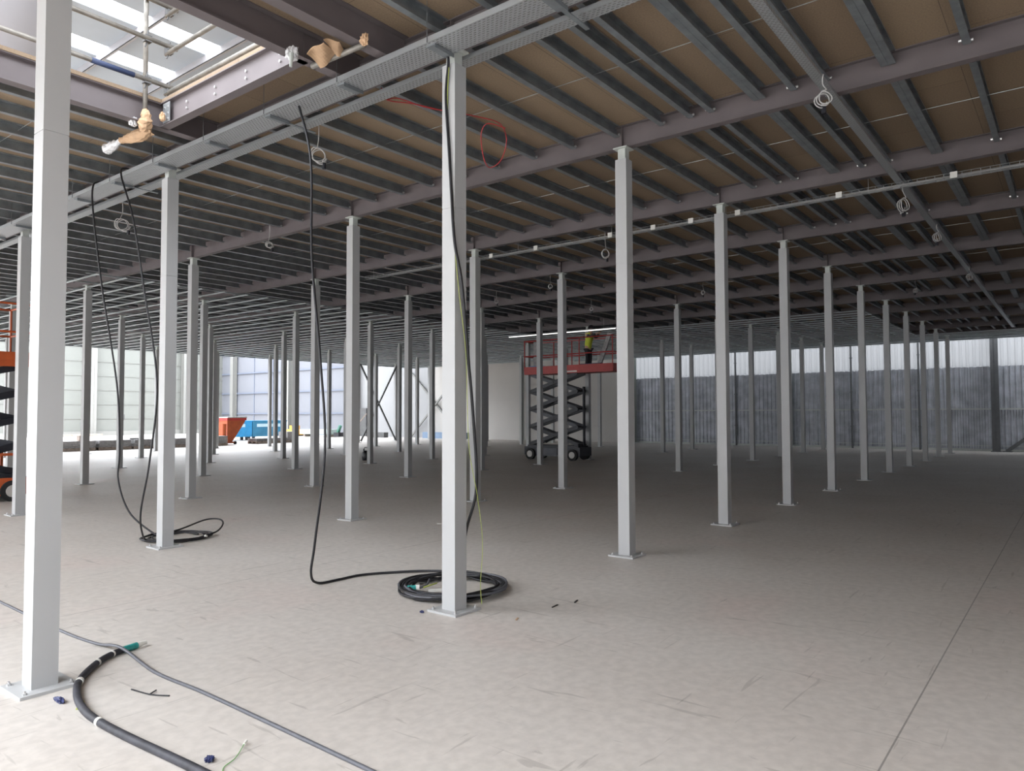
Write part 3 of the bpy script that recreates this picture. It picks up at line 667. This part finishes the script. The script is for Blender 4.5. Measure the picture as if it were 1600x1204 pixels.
for u, v, z, lb in ((-.935, 3.575, 5.665, 'upright and upper rail'), (-.935, 3.575, 5.213, 'upright and lower rail'), (-.70, 3.575, 5.63, 'upper rails at the corner'), (-.70, 3.575, 5.18, 'lower rails at the corner'), (-.70, 3.575, 6.06, 'topmost rails at the corner')):
    t = thing('scaffold_coupler', 'dark steel coupler joining the '+lb, 'coupler', (u, v, z))
    MB().box(-.035, -.035, -.035, .035, .035, .035).build('clamp', COUP, t); MB().cyl((0, 0, .03), (.01, 0, .10), .009, 8).build('bolt', COUP, t); MB().cyl((0, 0, -.03), (-.02, .01, -.09), .009, 8).build('bolt', COUP, t)
tube_thing('horizontal scaffold tube with taped ends crossing the dark gap by the cardboard', (-.64, 1.12, 4.745), (-.61, .46, 4.745))
# cardboard wrapping
def sheet(name, quad, mt, lab, th=.006, parent=None):
    import bmesh
    q = [Vector(p) for p in quad]; n = (q[1]-q[0]).cross(q[3]-q[0]).normalized()*th; mb = MB(); N_ = 8; vs = []
    random.seed(len(lab))
    for s_ in (0, 1):
        for a in range(N_+1):
            for b_ in range(N_+1):
                f1 = a/N_; f2 = b_/N_; p = q[0]*(1-f1)*(1-f2)+q[1]*f1*(1-f2)+q[2]*f1*f2+q[3]*(1-f1)*f2
                vs.append(p+n*(s_ + 2.2*math.sin(f1*5+f2*3)))
    M_ = (N_+1)**2; fs = []
    for a in range(N_):
        for b_ in range(N_):
            i0 = a*(N_+1)+b_; fs.append((i0, i0+N_+1, i0+N_+2, i0+1)); fs.append((M_+i0, M_+i0+1, M_+i0+N_+2, M_+i0+N_+1))
    edge = [a*(N_+1) for a in range(N_+1)]+[N_*(N_+1)+b_ for b_ in range(1, N_+1)]+[a*(N_+1)+N_ for a in range(N_-1, -1, -1)]+[b_ for b_ in range(N_-1, 0, -1)]
    for k in range(len(edge)): a, b_ = edge[k], edge[(k+1) % len(edge)]; fs.append((a, b_, b_+M_, a+M_))
    mb.add(vs, fs); o = fixn(mb.build(name, mt, parent)); return o
def rough_tube(name, pts, rad, mt, parent, seed, n=12, flat=1.0):
    random.seed(seed); P = spline(pts, 5); rr = spline([(r_, 0, 0) for r_ in rad], 5); mb = MB().tube(P, [max(.006, q.x*random.uniform(.85, 1.15)) for q in rr], n)
    mb.v = [(x+random.uniform(-.006, .006), y+random.uniform(-.006, .006), z+random.uniform(-.006, .006)) for x, y, z in mb.v]
    return mb.build(name, mt, parent)
def part_crumple(name, loc, s_, mt, seed, parent):
    o = crumple(name, loc, s_, mt, 'x', seed); o.parent = parent
    for k_ in ('label', 'category'): del o[k_]
    return o
t = thing('wrapped_tube_end', 'torn cardboard and plastic wrapped round the foot of the upright scaffold tube', 'wrapping')
rough_tube('cardboard_wrap', [(-.935, 3.59, 4.90), (-.935, 3.58, 4.82), (-.92, 3.62, 4.76), (-.90, 3.74, 4.73)], [.028, .055, .065, .03], CARD, t, 3)
rough_tube('cardboard_wrap', [(-.87, 3.62, 4.72), (-.86, 3.80, 4.71), (-.88, 4.05, 4.72), (-.91, 4.20, 4.72)], [.02, .06, .055, .03], CARD, t, 4)
rough_tube('plastic_wrap', [(-.90, 4.12, 4.72), (-.91, 4.28, 4.72), (-.90, 4.42, 4.715), (-.90, 4.58, 4.71)], [.022, .026, .05, .06], PLAS, t, 5)
part_crumple('torn_plastic', (-1.00, 3.72, 4.74), (.04, .05, .05), PLAS, 6, t)
part_crumple('torn_cardboard', (-.80, 3.50, 4.80), (.025, .03, .05), CARD, 8, t)
sheet('cardboard_flap', [(-.92, 3.66, 4.72), (-.80, 3.66, 4.70), (-.77, 3.95, 4.695), (-.86, 4.10, 4.71)], CARD, 'bb', parent=t)
t = thing('wrapped_tube_end', 'cardboard and plastic wrapped round a tube end at the right corner of the opening', 'wrapping')
sheet('cardboard_wrap', [(-.86, .90, 4.70), (-.875, .66, 4.73), (-.66, .76, 4.73), (-.63, 1.02, 4.70)], CARD, 'dddd', th=.008, parent=t)
sheet('cardboard_flap', [(-.875, .66, 4.74), (-.76, .60, 4.76), (-.60, .72, 4.75), (-.66, .76, 4.72)], CARD, 'ee', parent=t)
part_crumple('torn_plastic', (-.90, 1.05, 4.68), (.05, .05, .06), PLAS, 11, t)
part_crumple('taped_end', (-.66, .40, 4.70), (.025, .04, .05), CARD, 12, t)
MB().tube([(-.93, 1.02, 4.72), (-.935, 1.02, 4.60)], [.02, .012], 8).build('tube_end', PRIMER, t)
# big duct on the upper floor behind the opening
t = thing('upper_floor_duct', 'large grey cylindrical tank standing on the upper floor at the top left', 'tank', (-1.75, 6.05, ZT+.04))
MB().cyl((0, 0, 0), (0, 0, 4.2), .62, 48).build('shell', DUCTM, t, True)
mb = MB()
for z in (.7, 1.6, 2.5): mb.cyl((0, 0, z), (0, 0, z+.05), .64, 48)
mb.build('bands', DUCTM, t, True)

# ------------------------------------------------------------------ scissor lifts
def lift(name, lab, loc, rz, L_, W_, zp, levels, PM, ext=0, armm=DARK, ram=GREYM):
    t = thing(name, lab, 'scissor lift', loc, rz)
    z0 = .55
    MB().box(-L_/2, -W_/2, .16, L_/2, W_/2, .46).box(-L_/2+.1, -W_/2+.06, .46, L_/2-.1, W_/2-.06, .52).build('chassis', armm, t)
    MB().box(-L_*.28, -W_/2-.012, .14, L_*.1, -W_/2, .42).build('battery_door', ram, t)
    if PM is ORAM:
        mb = MB()
        for s in (-1, 1):
            mb.box(-L_/2-.05, s*W_/2-.02, .12, L_/2+.05, s*W_/2+.02, .45)
        mb.build('side_skirt', PM, t)
        mb = MB()
        for s in (-1, 1):
            for x in (-.9, -.3, .3, .9): mb.bar((x*L_/2, s*W_/2, .45), (x*L_/2, s*W_/2, .9), .05, .05)
            mb.bar((-.9*L_/2, s*W_/2, .9), (.9*L_/2, s*W_/2, .9), .05, .05)
        mb.build('lower_frame', PM, t)
    for sx in (-1, 1):
        for sy in (-1, 1):
            wh = MB().cyl((sx*L_*.38, sy*(W_/2-.06), .20), (sx*L_*.38, sy*(W_/2+.07), .20), .20, 24).build('wheel', RUB, t, False)
            MB().cyl((sx*L_*.38, sy*(W_/2+.07), .20), (sx*L_*.38, sy*(W_/2+.085), .20), .115, 18).build('hub', HUBM, wh)
    dz = (zp-.12-z0)/levels; hl = L_*.43
    for k in range(levels):
        za = z0+k*dz; zb_ = za+dz
        for s in (-1, 1):
            y = s*(W_/2-.14)
            MB().bar((-hl, y, za), (hl, y, zb_), .05, .13, (0, 0, 1)).build('scissor_arm', armm, t)
            MB().bar((hl, y-s*.06, za), (-hl, y-s*.06, zb_), .05, .13, (0, 0, 1)).build('scissor_arm', ram if k % 2 else armm, t)
        for x in (-hl, 0, hl): MB().cyl((x, -W_/2+.1, za+(dz/2 if x == 0 else 0)), (x, W_/2-.1, za+(dz/2 if x == 0 else 0)), .035, 10).build('pivot_bar', armm, t)
        if k % 2 == 0: MB().cyl((-hl*.5, 0, za+.08), (hl*.35, 0, zb_-.05), .06, 12).build('hydraulic_ram', ram, t)
    MB().box(-L_/2, -W_/2, zp-.12, L_/2+ext, W_/2, zp).build('platform_deck', PM, t)
    tb = MB()
    for y in (-W_/2, W_/2): tb.box(-L_/2, y-.015, zp, L_/2+ext, y+.015, zp+.16)
    tb.box(-L_/2-.015, -W_/2, zp, -L_/2+.015, W_/2, zp+.16).box(L_/2+ext-.015, -W_/2, zp, L_/2+ext+.015, W_/2, zp+.16)
    tb.build('toe_board', PM, t)
    xs = [-L_/2+.02, -L_/6, L_/6, L_/2]+([L_/2+ext-.02] if ext else [])
    for y in (-W_/2, W_/2):
        for x in xs: MB().cyl((x, y, zp), (x, y, zp+1.1), .02, 8).build('guard_post', PM, t)
        mb = MB()
        for z in (.55, 1.1): mb.cyl((-L_/2, y, zp+z), (L_/2+ext, y, zp+z), .02, 8)
        mb.build('guard_rail', PM, t)
    mb = MB()
    for x in (-L_/2, L_/2+ext):
        for z in (.55, 1.1): mb.cyl((x, -W_/2, zp+z), (x, W_/2, zp+z), .02, 8)
    mb.build('end_rail', PM, t)
    MB().box(L_/6, -W_/2-.06, zp+.75, L_/6+.22, -W_/2+.06, zp+1.0).build('control_box', BLKP, t)
    return t
LZ = 3.20
# long axis along -v ( local +x = -v )
lf = lift('scissor_lift', 'red scissor lift raised to the deck in the middle distance, a worker on its platform', (17.30, 10.75, 0), R(-90), 2.40, .76, LZ, 4, REDM, 1.35)
tag(MB().box(.55, -.392, LZ-.09, 1.10, -.379, LZ-.04).build('logo_strip', TAPE, lf), 'white strip marking on the red platform edge')
MB().box(1.12, -.06, .5, 1.16, .06, 2.6).build('ladder', DARK, lf)
lf2 = lift('scissor_lift', 'orange scissor lift at the left edge of the frame, partly behind the big column', (-.25, 12.65, 0), 0, 2.35, 1.1, 2.72, 4, ORAM)
# things on the red platform
crumple('plastic_bag', (17.3, 10.6, LZ), (.12, .16, .26), PLAS, 'clear plastic bag standing on the red lift platform', 21, 'bag')
tag(MB().box(17.0, 8.75, LZ, 17.18, 9.6, LZ+.19).build('blue_case', BLUEM), 'flat blue case on the platform under the worker', 'case')
tag(MB().box(17.0, 11.2, LZ, 17.2, 11.8, LZ+.19).build('blue_case', BLUEW), 'blue box on the left end of the red platform', 'case')
tag(MB().bar((17.4, 11.7, LZ+.01), (17.4, 11.68, LZ+1.1), .22, .22).build('material_roll', STACK), 'upright brown roll on the red platform by the left rail', 'roll')
tag(MB().bar((17.2, 8.95, LZ+.02), (17.15, 8.45, LZ+1.2), .06, .16).build('leaning_plank', STACK), 'grey plank leaning on the right end of the red platform rail', 'plank')
t = thing('light_batten', 'long bright strip light batten under the deck, held above the red lift', 'light', (17.0, 0, 4.54))
MB().box(-.03, 8.1, 0, .03, 12.75, .03).build('body', WHITE, t); tag(MB().box(-.025, 8.15, -.025, .025, 12.7, 0).build('diffuser', LUM, t), 'glowing white diffuser')
for v in (8.6, 10.4, 12.2): MB().cyl((0, v, .03), (0, v, ZT-4.54), .004, 6).build('hanger_rod', ZINC, t)

# ------------------------------------------------------------------ people
def skinmesh(name, joints, edges, radii, mt, parent, root=0, sub=2):
    me = bpy.data.meshes.new(name); me.from_pydata(joints, edges, []); me.materials.append(mt)
    o = bpy.data.objects.new(name, me); C.objects.link(o); o.parent = parent
    s = o.modifiers.new('skin', 'SKIN'); s.use_smooth_shade = True
    for k, r in enumerate(radii):
        sv = me.skin_vertices[0].data[k]; sv.radius = (r, r) if not isinstance(r, tuple) else r; sv.use_root = (k == root)
    ss = o.modifiers.new('sub', 'SUBSURF'); ss.levels = sub; ss.render_levels = sub
    return o
def worker(lab, loc, rz, lh, rh, lean=0, cap=BLKP):
    t = thing('person', lab, 'person', loc, rz)
    # faces local +x ; joints
    sh = 1.38; hip = .88
    J = [(0, 0, hip), (.0, 0, 1.05), (.02+lean*.3, 0, 1.25), (.03+lean*.5, 0, 1.42), (.04+lean*.6, 0, 1.50), (.06+lean*.6, 0, 1.60), (.05+lean*.6, 0, 1.70),
         (.02+lean*.4, .19, sh), (.02+lean*.4, -.19, sh)]
    E_ = [(0, 1), (1, 2), (2, 3), (3, 4), (4, 5), (5, 6), (3, 7), (3, 8)]; Rd = [.13, .12, .13, .075, .055, .085, .075, .06, .06]
    arm = []
    for s, hnd, si in ((1, lh, 7), (-1, rh, 8)):
        S_ = Vector(J[si]); Hn = Vector(hnd); mid = (S_+Hn)/2+Vector((-.02, s*.10, -.10)); k = len(J)
        J += [tuple(mid), tuple(Hn)]; E_ += [(si, k), (k, k+1)]; Rd += [.045, .03]; arm.append((S_, mid, Hn))
        d = (Hn-mid).normalized(); side = d.cross(Vector((0, 0, 1))).normalized(); up = side.cross(d)
        p = Hn+d*.06; kk = len(J); J.append(tuple(p)); E_.append((k+1, kk)); Rd.append((.035, .022))
        for q in range(4):
            a = len(J); ff = p+side*(.03-.02*q); J += [tuple(ff+d*.035), tuple(ff+d*(.065+(.008 if q in (1, 2) else 0))-up*.02)]; E_ += [(kk, a), (a, a+1)]; Rd += [.009, .008]
        a = len(J); J += [tuple(Hn+side*.045+d*.03), tuple(Hn+side*.05+d*.065)]; E_ += [(k+1, a), (a, a+1)]; Rd += [.01, .008]
    leg = []
    for s in (1, -1):
        k = len(J); J += [(0, s*.09, hip-.06), (.03, s*.11, .48), (-.01, s*.12, .09), (.13, s*.13, .04)]; E_ += [(0, k), (k, k+1), (k+1, k+2), (k+2, k+3)]; Rd += [.09, .06, .042, .035]; leg.append(k)
    skinmesh('body', J, E_, Rd, SKIN, t, 0, 1)
    vs = [J[0], J[1], J[2], J[3], J[7], J[8]]
    skinmesh('vest', [(J[0][0], 0, .80)]+vs[1:], [(0, 1), (1, 2), (2, 3), (3, 4), (3, 5)], [.155, .15, .165, .10, .085, .085], HIVIS, t)
    for (S_, mid, Hn) in arm:
        skinmesh('sleeve', [tuple(S_), tuple(mid), tuple(mid.lerp(Hn, .85))], [(0, 1), (1, 2)], [.075, .058, .045], DCLO, t, 0, 1)
    LJ = [(0, 0, .90)]; LE = []; LR = [.15]
    for s in (1, -1):
        k = len(LJ); LJ += [(0, s*.09, .80), (.03, s*.11, .48), (-.01, s*.12, .12)]; LE += [(0, k), (k, k+1), (k+1, k+2)]; LR += [.11, .078, .065]
    skinmesh('trousers', LJ, LE, LR, DCLO, t)
    for s in (1, -1): skinmesh('boot', [(-.03, s*.12, .07), (.08, s*.125, .055), (.17, s*.13, .045)], [(0, 1), (1, 2)], [.062, .05, .042], BLKP, t, 0, 1)
    hx = .055+lean*.6
    mb = MB(); prof = [(.125, 0), (.12, .03), (.115, .07), (.085, .12), (.04, .145), (0.001, .15)]
    n = 20; vs = []; fs = []
    for r_, z_ in prof: vs += [(hx+r_*math.cos(2*math.pi*a/n)*1.1, r_*math.sin(2*math.pi*a/n), 1.66+z_) for a in range(n)]
    for a in range(len(prof)-1):
        for b_ in range(n): fs.append((a*n+b_, a*n+(b_+1) % n, (a+1)*n+(b_+1) % n, (a+1)*n+b_))
    mb.add(vs, fs); mb.cyl((hx+.02, 0, 1.655), (hx+.02, 0, 1.668), .145, 20); mb.build('hard_hat', cap, t, True)
    # face: nose, eyes, ears
    MB().tube([(hx+.085, 0, 1.63), (hx+.115, 0, 1.60), (hx+.09, 0, 1.585)], [.008, .014, .01], 8).build('nose', SKIN, t, True)
    mb = MB()
    for s in (1, -1): mb.cyl((hx+.075, s*.032, 1.635), (hx+.088, s*.033, 1.635), .009, 8)
    mb.build('eyes', BLKP, t)
    for s in (1, -1): MB().tube([(hx, s*.082, 1.645), (hx-.005, s*.095, 1.62), (hx, s*.084, 1.59)], .012, 8).build('ear', SKIN, t, True)
    return t
WZ = LZ-.005
pw = worker('worker in yellow hi-vis vest on the red lift, reaching up to the right', (17.35, 9.45, WZ), R(-92), (.46, .14, 1.46), (.50, -.10, 1.44), .16)
pw.scale = (.87, .87, .87)
pw2 = worker('worker in yellow hi-vis on the orange lift, cut off by the left edge', (-.02, 12.45, 2.725), R(200), (.35, .2, 1.2), (.36, -.16, 1.15), .25)
pw2.scale = (.85, .85, .85)

# ------------------------------------------------------------------ things in the bright hall beyond the deck
def pallet(loc, rz, L_=1.2, W_=1.0, lab='', st=None, sth=.3, stm=STACK, grp=None):
    t = thing('pallet', lab, 'pallet', loc, rz, grp)
    mb = MB()
    for k in range(6): x = -L_/2+.06+k*(L_-.12)/5; mb.box(x-.05, -W_/2, .12, x+.05, W_/2, .145)
    for y in (-W_/2+.05, 0, W_/2-.05): mb.box(-L_/2, y-.05, 0, L_/2, y+.05, .02)
    mb.build('boards', WOOD, t)
    for y in (-W_/2+.05, 0, W_/2-.05): MB().box(-L_/2, y-.05, .02, L_/2, y+.05, .12).build('stringer', WOOD, t)
    if st:
        o = thing(st, 'grey sheets on the '+lab, 'stack', (loc[0], loc[1], .145), rz)
        n = 6; mb = MB(); random.seed(int(loc[0]*10))
        for k in range(n): dx = random.uniform(-.03, .03); mb.box(-L_/2+dx, -W_/2+dx, sth/n*k, L_/2+dx, W_/2+dx, sth/n*(k+1)-.008)
        mb.build('sheets', stm, o)
    return t
for k, (u, lb) in enumerate(((9.7, 'leftmost pallet in the long low row beyond the left deck edge'), (11.3, 'second pallet from the left in the long low row'), (12.9, 'third pallet from the left in the long low row'), (14.4, 'right-end pallet of the long low row'))):
    pallet((u, 32.5, 0), 0, 1.44, 1.0, lb, 'board_stack', .32)
pallet((16.6, 32.4, 0), 0, .9, .9, 'single pallet left of the orange and white barrier post', 'board_stack', .38)
pallet((19.62, 32.9, 0), 0, 1.0, .9, 'low loaded pallet, leftmost under the blue containers', 'board_stack', .16)
pallet((20.7, 33.0, 0), 0, 1.0, .9, 'middle pallet under the blue containers', 'board_stack', .16)
pallet((21.6, 33.0, 0), 0, .75, .9, 'right-hand taller pallet under the blue containers', 'board_stack', .50)
tag(MB().box(9.75, 32.1, .465, 9.95, 32.4, .70).build('wood_block', WOOD), 'timber block standing on the left end of the low row', 'block')
for u, mt, lb in ((12.1, BLKP, 'black bundle lying on the low row of boards'), (13.7, REDM, 'red strip lying on the low row of boards')):
    tag(MB().bar((u, 32.3, .50), (u+.6, 32.3, .50), .12, .06).build('tool_bundle', mt), lb, 'bundle')
t = thing('litter_post', 'slender dark post with a round head behind the low row of boards', 'post', (22.6, 56.5, 0))
MB().cyl((0, 0, 0), (0, 0, 1.3), .05, 8).build('pole', STEELG, t); MB().cyl((0, 0, 1.25), (0, 0, 1.7), .12, 12).build('head', DOORM, t)
tag(MB().box(18.0, 56.8, 0, 21.2, 57.4, .18).build('timber_pile', WOOD), 'thin timber pile lying at the foot of the cream wall', 'pile')
t = thing('barrier_post', 'orange post with red and white foot seen between two boxed columns', 'post', (17.45, 33.0, 0))
MB().cyl((0, 0, .45), (0, 0, 1.15), .12, 12).build('upper', ORAM, t)
for k in range(3): MB().cyl((0, 0, k*.15), (0, 0, k*.15+.15), .12, 12).build('band', (TAPE, REDM, TAPE)[k], t)
t = thing('tipping_skip', 'orange tipping skip on wheels left of the blue containers', 'skip', (18.1, 33.6, 0))
sk = mat('rusty_orange_skip', (.42, .085, .02), .55, noise=.2, nscale=3)
pr = [(-.45, .15), (-.15, .15), (.0, .35), (.62, 1.25), (.66, 1.4), (-.45, 1.4)]
MB().extr(pr, (0, -.6, 0), (0, .6, 0), (1, 0, 0), (0, 0, 1)).build('hopper', sk, t)
MB().box(-.48, -.64, 1.33, .70, .64, 1.47).build('rim', REDM, t); MB().box(-.45, -.5, .06, .1, .5, .15).build('base_frame', sk, t)
for y in (-.45, .45): MB().cyl((.12, y-.05, .09), (.12, y+.05, .09), .09, 12).build('wheel', RUB, t)
MB().box(-.45, -.63, 1.47, .75, .6, 1.53).build('lid', PRIMER, t)
for u0, u1, mt, lb in ((20.1, 22.5, BLUEW, 'bright blue container nearer the orange skip'), (22.55, 25.1, TEALW, 'blue-grey container with a pale label band, right of the bright blue one')):
    t = thing('storage_container', lb, 'container', (u0, 38.2, 0))
    MB().box(0, 0, .22, u1-u0, 1.1, 1.25).build('body', mt, t); MB().box(-.03, -.03, 1.2, u1-u0+.03, 1.13, 1.27).build('lid', mt, t)
    MB().box(.3, -.01, .85, u1-u0-.5, 0, 1.05).build('label_panel', LBL, t)
    mb = MB()
    for x in (.15, u1-u0-.15):
        for y in (.15, .95): mb.box(x-.08, y-.08, 0, x+.08, y+.08, .22)
    mb.build('feet', DARK, t)
t = thing('pallet_truck', 'yellow and orange machine low against the far blue-white wall', 'machine', (29.8, 43.6, 0))
MB().box(-.4, -.5, .1, .4, .9, .5).build('body', YEL, t); MB().box(-.3, .0, .5, .3, .5, .8).build('hood', YEL, t)
for y in (-.3, .6): MB().cyl((-.42, y, .12), (.42, y, .12), .12, 12).build('wheel', RUB, t)
t = thing('sheet_stack', 'pale green stack of sheets on timbers in front of the blue-white wall', 'stack', (29.5, 40.3, 0))
MB().box(-.5, -1.6, .2, .5, 1.8, .55).build('sheets', GLASSY, t); MB().box(-.4, -1.4, 0, .4, -1.2, .2).box(-.4, 1.3, 0, .4, 1.5, .2).build('timbers', WOOD, t)
t = thing('floor_machine', 'small green and black machine beside the pale sheet stack', 'machine', (29.3, 37.9, 0))
MB().box(-.25, -.25, .05, .25, .3, .35).build('base', BLKP, t); MB().bar((0, .1, .35), (0, -.15, .85), .2, .15).build('body', GRNM, t); MB().cyl((0, -.2, .1), (0, -1.6, .1), .04, 8).build('hose', BLKP, t)
# dark door, kerb boxes
tag(MB().box(31.9, 38.0, 0, 32.1, 39.0, 2.1).build('door_1', DOORM), 'dark door leaf beside the bright white wall', None, None, 'structure')
tag(MB().box(30.6, 34.6, 0, 31.0, 36.4, .36).build('low_dark_box', DOORM), 'long low dark box at the foot of the bright white wall', 'box')
tag(MB().box(31.4, 27.6, 0, 31.7, 31.6, .42).build('blue_board', mat('pale_blue_board', (.20, .28, .40), .6)), 'low pale blue board leaning at the foot of the smooth wall', 'board')
t = thing('leaning_pole', 'pale pole leaning against the dark door leaf', 'pole', (29.6, 37.0, 0)); MB().bar((0, .4, 0), (.8, -.8, 1.7), .09, .06).build('pole', WOOD, t)
# jerry can
t = thing('black_container', 'black rounded plastic canister with a handle on the floor behind the columns', 'canister', (13.0, 16.15, 0))
prof = [(.0, 0), (.13, 0), (.145, .06), (.145, .24), (.11, .31), (.06, .34), (0, .345)]; n = 20; vs = []; fs = []
for r_, z_ in prof: vs += [(max(r_, .001)*math.cos(2*math.pi*a/n), max(r_, .001)*math.sin(2*math.pi*a/n), z_) for a in range(n)]
for a in range(len(prof)-1):
    for b_ in range(n): fs.append((a*n+b_, a*n+(b_+1) % n, (a+1)*n+(b_+1) % n, (a+1)*n+b_))
MB().add(vs, fs).build('body', BLKP, t, True)
MB().tube(spline([(-.03, .05, .33), (-.03, .05, .44), (.03, -.05, .44), (.03, -.05, .33)], 5), .015, 8).build('handle', BLKP, t, True)
MB().cyl((-.04, .06, .33), (-.04, .06, .40), .03, 10).build('cap', BLKP, t)
